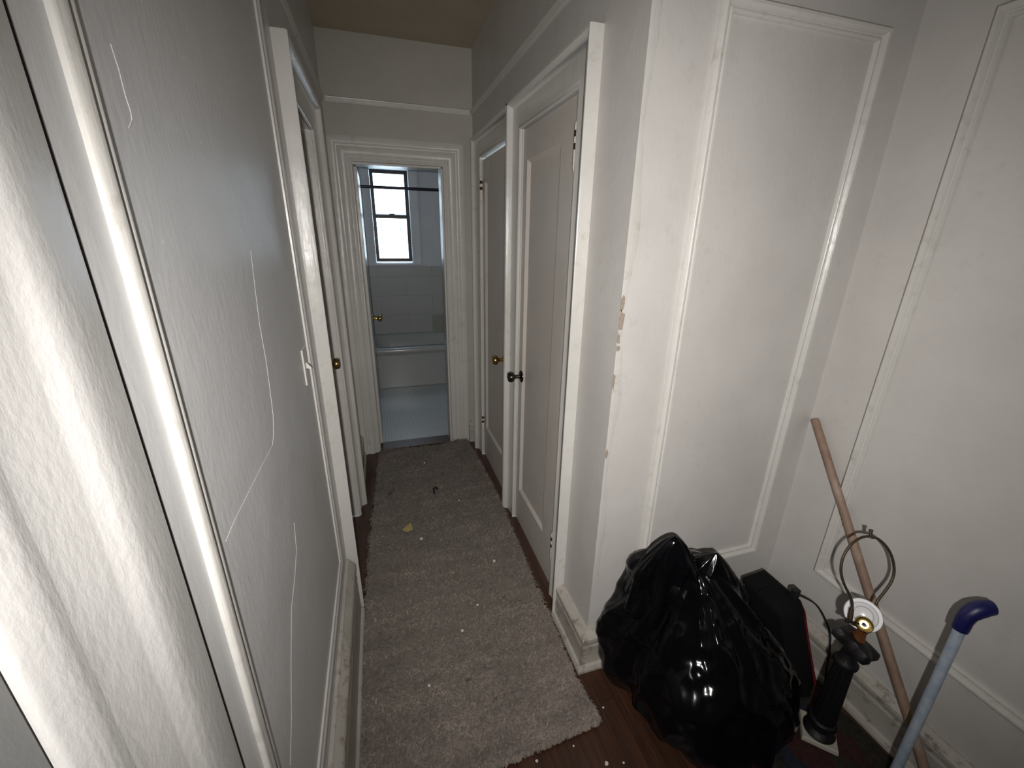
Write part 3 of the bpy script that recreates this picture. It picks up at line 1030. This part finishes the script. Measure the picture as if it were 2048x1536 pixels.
def bag_mesh():
    NA, NV = 168, 120
    arr = np.array([[(x, y, z) for x, y in pts] for z, pts in LEV])
    nl = len(LEV)
    vs = []
    for i in range(NV + 1):
        tt = i / NV * (nl - 1)
        a = min(int(tt), nl - 2)
        f = tt - a
        row = cr(arr[max(a - 1, 0)], arr[a], arr[a + 1], arr[min(a + 2, nl - 1)], f)
        for k in range(NA):
            u = k / NA * 8
            b = int(u)
            g = u - b
            q = cr(row[(b - 1) % 8], row[b % 8], row[(b + 1) % 8], row[(b + 2) % 8], g)
            vs.append(Vector(q))
    cen = Vector((0.97, 0.83, 0.20))
    tie = Vector((0.94, 0.90, 0.55))
    out = []
    for v in vs:
        d = (v - cen).normalized()
        w_ = v - tie
        az = math.atan2(w_.y, w_.x) * 1.0
        rad = w_.length
        # pleats radiating from the gathered neck, long soft dents lower down
        r = 0.019 * rg_noise(Vector((math.cos(az) * 2.1, math.sin(az) * 2.1, rad * 2.4))) * min(1, rad * 5)
        r += 0.0035 * rg_noise(Vector((math.cos(az) * 6.5, math.sin(az) * 6.5, rad * 5.0 + 3))) * min(1, rad * 5)
        r += 0.028 * noise.noise(v * 4.6 + Vector((2, 8, 1)))
        r += 0.011 * rg_noise(v * 8.5 + Vector((7, 3, 1)))
        r += 0.004 * rg_noise(v * 19 + Vector((1, 5, 9)))
        p_ = v + d * r
        p_.z = max(p_.z, 0.003)
        lim = YC - 0.056 if p_.z < 0.185 else YC - 0.008
        p_.y = min(p_.y, lim)
        out.append(p_)
    fs = []
    for i in range(NV):
        for k in range(NA):
            a = i * NA + k
            b = i * NA + (k + 1) % NA
            fs.append((a, b, b + NA, a + NA))
    fs.append(tuple(range(NA))[::-1])
    fs.append(tuple(NV * NA + k for k in range(NA)))
    mb = MB().add(out, fs)
    # two knotted ears: pinched, pleated cones
    for base, tip, r0, lean, seed, blunt in ((Vector((0.880, 0.935, 0.36)), Vector((0.858, 0.930, 0.665)), 0.125, 0.03, 1, 0.35), (Vector((1.00, 0.905, 0.42)), Vector((1.015, 0.875, 0.600)), 0.092, -0.03, 5, 0.62),
                                             (Vector((1.10, 0.90, 0.36)), Vector((1.115, 0.870, 0.47)), 0.07, 0.0, 9, 0.6)):
        ax = (tip - base)
        L = ax.length
        ax = ax / L
        e1 = Vector((0.86, -0.5, 0)); e1 = (e1 - ax * e1.dot(ax)).normalized()
        e2 = ax.cross(e1)
        rs = []
        n = 72
        for i in range(33):
            t_ = i / 32
            prof = (1 - t_ ** (1.0 / max(blunt, 0.05) + 0.6)) if blunt > 0.5 else (1 - t_) ** 0.62
            ring = []
            for k in range(n):
                a = 2 * PI * k / n
                r = r0 * max(prof, 0.012)
                r *= 1 + 0.22 * rg_noise(Vector((math.cos(a) * 1.6 + seed, math.sin(a) * 1.6, t_ * 1.2))) + 0.10 * rg_noise(Vector((math.cos(a) * 4 + seed, math.sin(a) * 4, t_ * 2.2)))
                q = base + ax * (L * t_) + (e1 * math.cos(a) * 1.08 + e2 * math.sin(a) * 0.72) * r + e1 * lean * (t_ ** 2) * 0.3
                q.y = min(q.y, YC - 0.008)
                ring.append(q)
            rs.append(ring)
        mb.rings(rs)
    return mb


bag = obj('garbage_bag', bag_mesh(), M['bag'], None, smooth=180)
rebase(bag, (1.0, 0.82, 0.003))
tag(bag, 'full shiny black plastic garbage bag with knotted ears, leaning in the corner', 'garbage bag')

# ------------------------------------------------------------------ black fabric bag behind it
sb = thing('fabric_bag', (1.360, 0.79, 0), 'black fabric bag with red piping behind the garbage bag', 'bag')
b_ = MB()
cor = [(1.325, 0.705), (1.392, 0.690), (1.442, 0.715), (1.440, 0.890), (1.325, 0.890)]


def inset(z, k, dz=0.0):
    cx, cy = 1.383, 0.79
    out = []
    N = len(cor)
    for i in range(N):
        for f in (0.0, 0.25, 0.5, 0.75):
            x = cor[i][0] * (1 - f) + cor[(i + 1) % N][0] * f
            y = cor[i][1] * (1 - f) + cor[(i + 1) % N][1] * f
            sag = 1 + 0.03 * noise.noise((x * 9, y * 9, z * 6))
            out.append((cx + (x - cx) * k * sag - 0.13 * z, cy + (y - cy) * k * sag + 0.33 * z, z + dz * (x - 1.22)))
    return out


b_.rings([inset(0.002, 0.96), inset(0.02, 1.0), inset(0.12, 1.03), inset(0.22, 1.02), inset(0.285, 1.0, 0.08), inset(0.31, 0.93, 0.10), inset(0.32, 0.6, 0.10)])
obj('body', b_, M['darkfabric'], sb, smooth=60)
edge_pts = [(1.444, 0.716, 0.015), (1.438, 0.752, 0.10), (1.425, 0.786, 0.20), (1.414, 0.812, 0.285), (1.398, 0.832, 0.328)]
mb = MB().tube(edge_pts, 0.005, 8)
tag(obj('piping', mb, M['redpiping'], sb, smooth=60), 'red piping')
mb = MB().tube([(1.27, 0.90, 0.316), (1.29, 0.895, 0.343), (1.33, 0.885, 0.357), (1.36, 0.87, 0.354), (1.392, 0.85, 0.335)], 0.004, 8)
obj('strap', mb, M['darkfabric'], sb, smooth=60)
mb = MB().rings([[(1.385 + a, 0.842 + b, z) for a, b in ((-.012, -.010), (.014, -.010), (.014, .012), (-.012, .012))] for z in (0.325, 0.372)])
obj('buckle', mb, M['black'], sb, bevel=0.004)
cb = obj('cord', MB().tube(smooth_pts([(1.400, 0.838, 0.345), (1.455, 0.80, 0.315), (1.482, 0.755, 0.24), (1.482, 0.735, 0.18), (1.470, 0.715, 0.10), (1.455, 0.695, 0.04), (1.44, 0.672, 0.009), (1.40, 0.665, 0.009)]), 0.003, 8), M['black'], sb, smooth=60)
# ------------------------------------------------------------------ dark patterned mat under the lamp
mp_ = [(0.98, 0.30), (1.05, 0.55), (1.10, 0.70), (1.25, 0.72), (1.42, 0.70), (1.468, 0.60), (1.470, 0.40), (1.46, 0.22), (1.2, 0.2)]
vs = []
cx, cy = 1.28, 0.46
N = 64
for ring_, k in enumerate((1.0, 0.97, 0.8, 0.55, 0.3)):
    for i in range(N):
        t = i / N * len(mp_)
        a = int(t) % len(mp_)
        f = t - int(t)
        x = mp_[a][0] * (1 - f) + mp_[(a + 1) % len(mp_)][0] * f
        y = mp_[a][1] * (1 - f) + mp_[(a + 1) % len(mp_)][1] * f
        x, y = cx + (x - cx) * k, cy + (y - cy) * k
        z = 0.001 if ring_ == 0 else 0.0045 + 0.0015 * noise.noise((x * 14, y * 14, 2))
        vs.append((x, y, z))
fs = []
for r_ in range(4):
    for i in range(N):
        a, b = r_ * N + i, r_ * N + (i + 1) % N
        fs.append((a, b, b + N, a + N))
fs.append(tuple(range(4 * N, 5 * N)))
fm = obj('floor_mat', MB().add(vs, fs), M['mat'], None, smooth=60)
rebase(fm, (cx, cy, 0.001))
tag(fm, 'dark floral mat of maroon, navy and green under the lamp', 'mat')

# ------------------------------------------------------------------ table lamp without shade
LB = Vector((1.302, 0.594, 0.006))
lamp = thing('table_lamp', LB, 'black column table lamp without shade, bare wire harp bent over', 'lamp')
rot = math.radians(44)


def sqr(h, z, r=0.0):
    pts = []
    for k in range(4):
        a = rot + PI / 4 + k * PI / 2
        pts.append((LB.x + h * math.sqrt(2) * c(a), LB.y + h * math.sqrt(2) * s(a), LB.z + z))
    return pts


obj('plinth', MB().rings([sqr(0.050, 0), sqr(0.052, 0.006), sqr(0.050, 0.018), sqr(0.047, 0.020)]), M['ironcase'], lamp, bevel=0.002)
obj('foot', MB().lathe([(0, 0.018), (0.046, 0.018), (0.047, 0.024), (0.040, 0.034), (0.030, 0.040), (0.036, 0.054), (0.042, 0.064), (0.040, 0.078), (0.030, 0.086)], LB, (0, 0, 1), 28), M['iron'], lamp, smooth=40)
col_ = MB()
rs = []
for z in np.linspace(0.084, 0.335, 16):
    r0 = 0.034 - 0.008 * (z - 0.084) / 0.25
    rs.append([(LB.x + (r0 - 0.0022 * (k % 2)) * c(2 * PI * k / 32), LB.y + (r0 - 0.0022 * (k % 2)) * s(2 * PI * k / 32), LB.z + z) for k in range(32)])
col_.rings(rs)
obj('column', col_, M['iron'], lamp, smooth=30)
obj('collar', MB().lathe([(0.026, 0.328), (0.033, 0.336), (0.034, 0.346), (0.029, 0.354), (0.024, 0.360), (0.020, 0.385)], LB, (0, 0, 1), 24), M['iron'], lamp, smooth=40)
# capital: square ornament with lobed corners, knocked askew
cc = LB + Vector((0.002, -0.006, 0.424))
tl = Vector((0.42, -0.27, 0.87)).normalized()
ta = Vector((0.72, -0.43, -0.50)); ta = (ta - tl * ta.dot(tl)).normalized()
tb = tl.cross(ta)
cap = MB()
rs = []
for zz, k in ((-0.022, 0.55), (-0.016, 0.95), (0.0, 1.05), (0.016, 0.95), (0.024, 0.5)):
    ring = []
    for i in range(40):
        a = 2 * PI * i / 40
        r = 0.046 + 0.028 * (abs(math.cos(2 * a)) ** 3) - 0.006
        ring.append(cc + tl * zz + (ta * c(a) * 1.12 + tb * s(a) * 0.9) * r * k)
    rs.append(ring)
cap.rings(rs)
obj('capital', cap, M['iron'], lamp, smooth=50)
so = Vector((1.297, 0.584, 0.518))
nk = (so - cc).normalized()
obj('neck', MB().lathe([(0.020, 0.010), (0.017, 0.024), (0.014, 0.060), (0.017, 0.066), (0.017, 0.078)], cc, nk, 20), M['copper'], lamp, smooth=40)
# socket knocked over so that it points into the room
vd = Vector((-0.68, -0.36, 0.56)).normalized()
sk = obj('socket', MB().lathe([(0.012, -0.012), (0.021, -0.008), (0.022, 0.0), (0.022, 0.022), (0.0195, 0.026), (0.0165, 0.024), (0.0165, 0.010), (0.011, 0.009), (0.010, 0.013), (0.0075, 0.013), (0.007, 0.004), (0.0, 0.004)], so, vd, 28), M['brass'], lamp, smooth=40)
obj('contact', MB().lathe([(0, 0.004), (0.005, 0.004), (0.004, 0.007), (0, 0.008)], so, vd, 16), M['black'], sk, smooth=40)
obj('insulator', MB().lathe([(0.012, -0.026), (0.042, -0.024), (0.047, -0.018), (0.045, -0.010), (0.037, -0.011), (0.034, -0.004), (0.026, -0.002), (0.022, -0.010), (0.012, -0.014)], so + Vector((0.002, 0.010, 0.024)), vd, 32), M['porcelain'], lamp, smooth=40)
# harp, in a plane facing the room
hu = Vector((0.174, 0.297, 0.94)).normalized()
hs = Vector((0.956, -0.293, 0.016)); hs = (hs - hu * hs.dot(hu)).normalized()
h0 = so + Vector((0.0, 0.004, -0.006))
HP = [(-0.010, -0.006), (-0.034, 0.000), (-0.043, 0.018), (-0.042, 0.045), (-0.040, 0.075), (-0.048, 0.105), (-0.070, 0.145), (-0.086, 0.185), (-0.092, 0.225), (-0.086, 0.270),
      (-0.066, 0.315), (-0.040, 0.343), (-0.015, 0.355), (0.015, 0.355), (0.042, 0.340), (0.068, 0.310), (0.086, 0.270), (0.094, 0.225), (0.088, 0.185), (0.070, 0.145), (0.048, 0.105), (0.040, 0.075),
      (0.042, 0.045), (0.043, 0.018), (0.034, 0.000), (0.010, -0.006)]
HP = [(a * 0.86, b * 0.745) for a, b in HP]


hp = obj('harp', MB().tube([h0 + hs * a + hu * b for a, b in smooth_pts(HP)], 0.0038, 10, closed=True), M['bronze'], lamp, smooth=60)
for sgn in (-1, 1):
    obj('sleeve', MB().tube([h0 + hs * (0.037 * sgn) + hu * 0.012, h0 + hs * (0.0355 * sgn) + hu * 0.045], 0.0065, 12), M['bronze'], hp, smooth=60)
obj('finial_screw', MB().lathe([(0.010, -0.002), (0.010, 0.003), (0.0045, 0.004), (0.0045, 0.016), (0.0055, 0.017), (0.0055, 0.023), (0, 0.024)], h0 + hu * 0.264, hu, 14), M['bronze'], hp, smooth=40)
ky = obj('switch_key', MB().tube([so - hs * 0.015, so - hs * 0.045 + hu * 0.006], 0.0025, 8), M['black'], lamp, smooth=60)
obj('key_grip', MB().lathe([(0, 0), (0.006, 0.001), (0.007, 0.006), (0.005, 0.011), (0, 0.012)], so - hs * 0.044 + hu * 0.006, -hs, 14), M['black'], ky, smooth=40)

# ------------------------------------------------------------------ poles
def unit(a): return Vector(a).normalized()


p0, p1 = Vector((1.466, 0.345, 0.002)), Vector((1.512, 1.036, 0.967))
pl = obj('wooden_pole', MB().tube([p0, p0 + (p1 - p0) * 0.33, p0 + (p1 - p0) * 0.66, p1 - unit(p1 - p0) * 0.006, p1], [0.0135, 0.0138, 0.0135, 0.0135, 0.010], 20), M['polewood'], None, smooth=50)
rebase(pl, p0)
tag(pl, 'brown wooden broom handle leaning into the corner by the right wall', 'pole')

q0, q1 = Vector((1.352, 0.412, 0.002)), Vector((1.398, 0.441, 0.640))
st = thing('plastic_tipped_pole', q0, 'pale blue pole with navy plastic hooked end, standing before the right wall', 'pole')
obj('tube', MB().tube([q0, q0 + (q1 - q0) * 0.5, q1], 0.0125, 20), M['tube'], st, smooth=50)
hd = unit(q1 - q0)
out = unit((0.62, -0.30, 0.18))
hk = MB()
cen, rad = [], []
for t, r in ((-0.012, 0.0165), (0.0, 0.0175), (0.02, 0.018)):
    cen.append(q1 + hd * t); rad.append(r)
for a, r in ((0.5, 0.019), (1.0, 0.021), (1.35, 0.021)):
    cen.append(q1 + hd * (0.02 + 0.035 * math.sin(a)) + out * 0.035 * (1 - math.cos(a))); rad.append(r)
e1 = cen[-1]
for k, r in ((0.012, 0.0195), (0.022, 0.018), (0.018, 0.008)):
    cen.append(e1 + out * k + hd * (0.004 - k * 0.1)); rad.append(r)
hk.tube(cen, rad, 18)
obj('hooked_end', hk, M['navyplastic'], st, smooth=60)

# ------------------------------------------------------------------ scraps
def chip(name, x, y, z, sz, mat, label, cat, group=None, flatn=0.25, seed=0):
    rg = random.Random(seed)
    n = 7
    top = [(x + sz * rg.uniform(.6, 1) * c(2 * PI * k / n), y + sz * rg.uniform(.6, 1) * s(2 * PI * k / n), z + sz * flatn) for k in range(n)]
    bot = [(x + (p[0] - x) * 1.05, y + (p[1] - y) * 1.05, z) for p in top]
    o = obj(name, MB().rings([bot, top]), mat)
    rebase(o, (x, y, z))
    return tag(o, label, cat, group)


yc_ = MB().add([(0.005, 2.03, 0.024), (0.055, 2.075, 0.026), (0.062, 2.02, 0.024), (0.03, 2.005, 0.023), (0.005, 2.03, 0.027), (0.055, 2.075, 0.030), (0.062, 2.02, 0.027), (0.03, 2.005, 0.026)],
               [(3, 2, 1, 0), (4, 5, 6, 7), (0, 1, 5, 4), (1, 2, 6, 5), (2, 3, 7, 6), (3, 0, 4, 7)])
o = obj('plastic_scrap', yc_, M['yellow'])
rebase(o, (0.033, 2.03, 0.023))
tag(o, 'small yellow triangular scrap lying on the rug', 'scrap')
o = obj('plastic_clip', MB().tube([(0.222, 2.335, 0.026), (0.222, 2.385, 0.027), (0.240, 2.395, 0.027), (0.246, 2.375, 0.026)], 0.006, 8), M['black'], None, smooth=50)
rebase(o, (0.228, 2.36, 0.022))
tag(o, 'small black bent clip lying on the far half of the rug', 'scrap')

flakes = [(0.621, 0.711), (0.795, 0.735), (0.722, 0.950), (0.486, 0.800), (0.355, 0.795), (0.567, 0.724), (0.640, 0.880), (0.690, 0.640), (0.420, 0.740)]
for k, (x, y) in enumerate(flakes):
    chip('paint_flake', x, y, 0.0005, 0.0042 + 0.0016 * (k % 3), M['speck'], 'tiny white paint flake on the dark floor between rug and garbage bag', 'paint flake', 'paint flakes on the dark floor', 0.3, k)
rf = [(0.30, 1.42), (0.21, 1.31), (0.10, 1.93), (0.36, 2.22), (0.20, 2.74), (0.44, 1.66), (0.05, 1.12)]
for k, (x, y) in enumerate(rf):
    chip('lint_flake', x, y, 0.021, 0.006 + 0.002 * (k % 3), M['speck'], 'small pale flake caught on the shaggy rug', 'paint flake', 'pale flakes on the rug', 0.4, 20 + k)

# broken plaster edge of the outer corner
wa = bpy.data.objects['wall_alcove']
rg = random.Random(4)
L_, R_ = [], []
zz = 0.42
while zz < 2.6:
    L_.append((XR - 0.0006, zz)); R_.append((XR + 0.026 + 0.016 * noise.noise((zz * 4, 1, 2)) + rg.uniform(-0.003, 0.003), zz))
    zz += 0.03
mb = MB()
mb.rings([[(x0, YC + 0.002, z), (x0, YC - 0.0013, z), (x1 - 0.004, YC - 0.0013, z), (x1, YC + 0.0002, z)] for (x0, z), (x1, _) in zip(L_, R_)])
obj('plaster_edge', mb, M['trim'], wa, smooth=60)
mb = MB()
for (x, z, w_, h_) in ((0.659, 1.415, 0.010, 0.030), (0.661, 1.365, 0.014, 0.045), (0.658, 1.312, 0.008, 0.022), (0.660, 1.285, 0.009, 0.012), (0.657, 1.18, 0.006, 0.03), (0.658, 0.93, 0.007, 0.02)):
    n = 9
    ring = [(x + w_ * rg.uniform(.55, 1) * c(2 * PI * k / n), z + h_ * rg.uniform(.55, 1) * s(2 * PI * k / n)) for k in range(n)]
    ring = [(max(a, XR - 0.001), b) for a, b in ring]
    mb.rings([[(a, YC - 0.001, b) for a, b in ring], [(a, YC - 0.0020, b) for a, b in ring]])
tag(obj('plaster_chip', mb, M['chip'], wa), 'bare brown patches of chipped plaster')
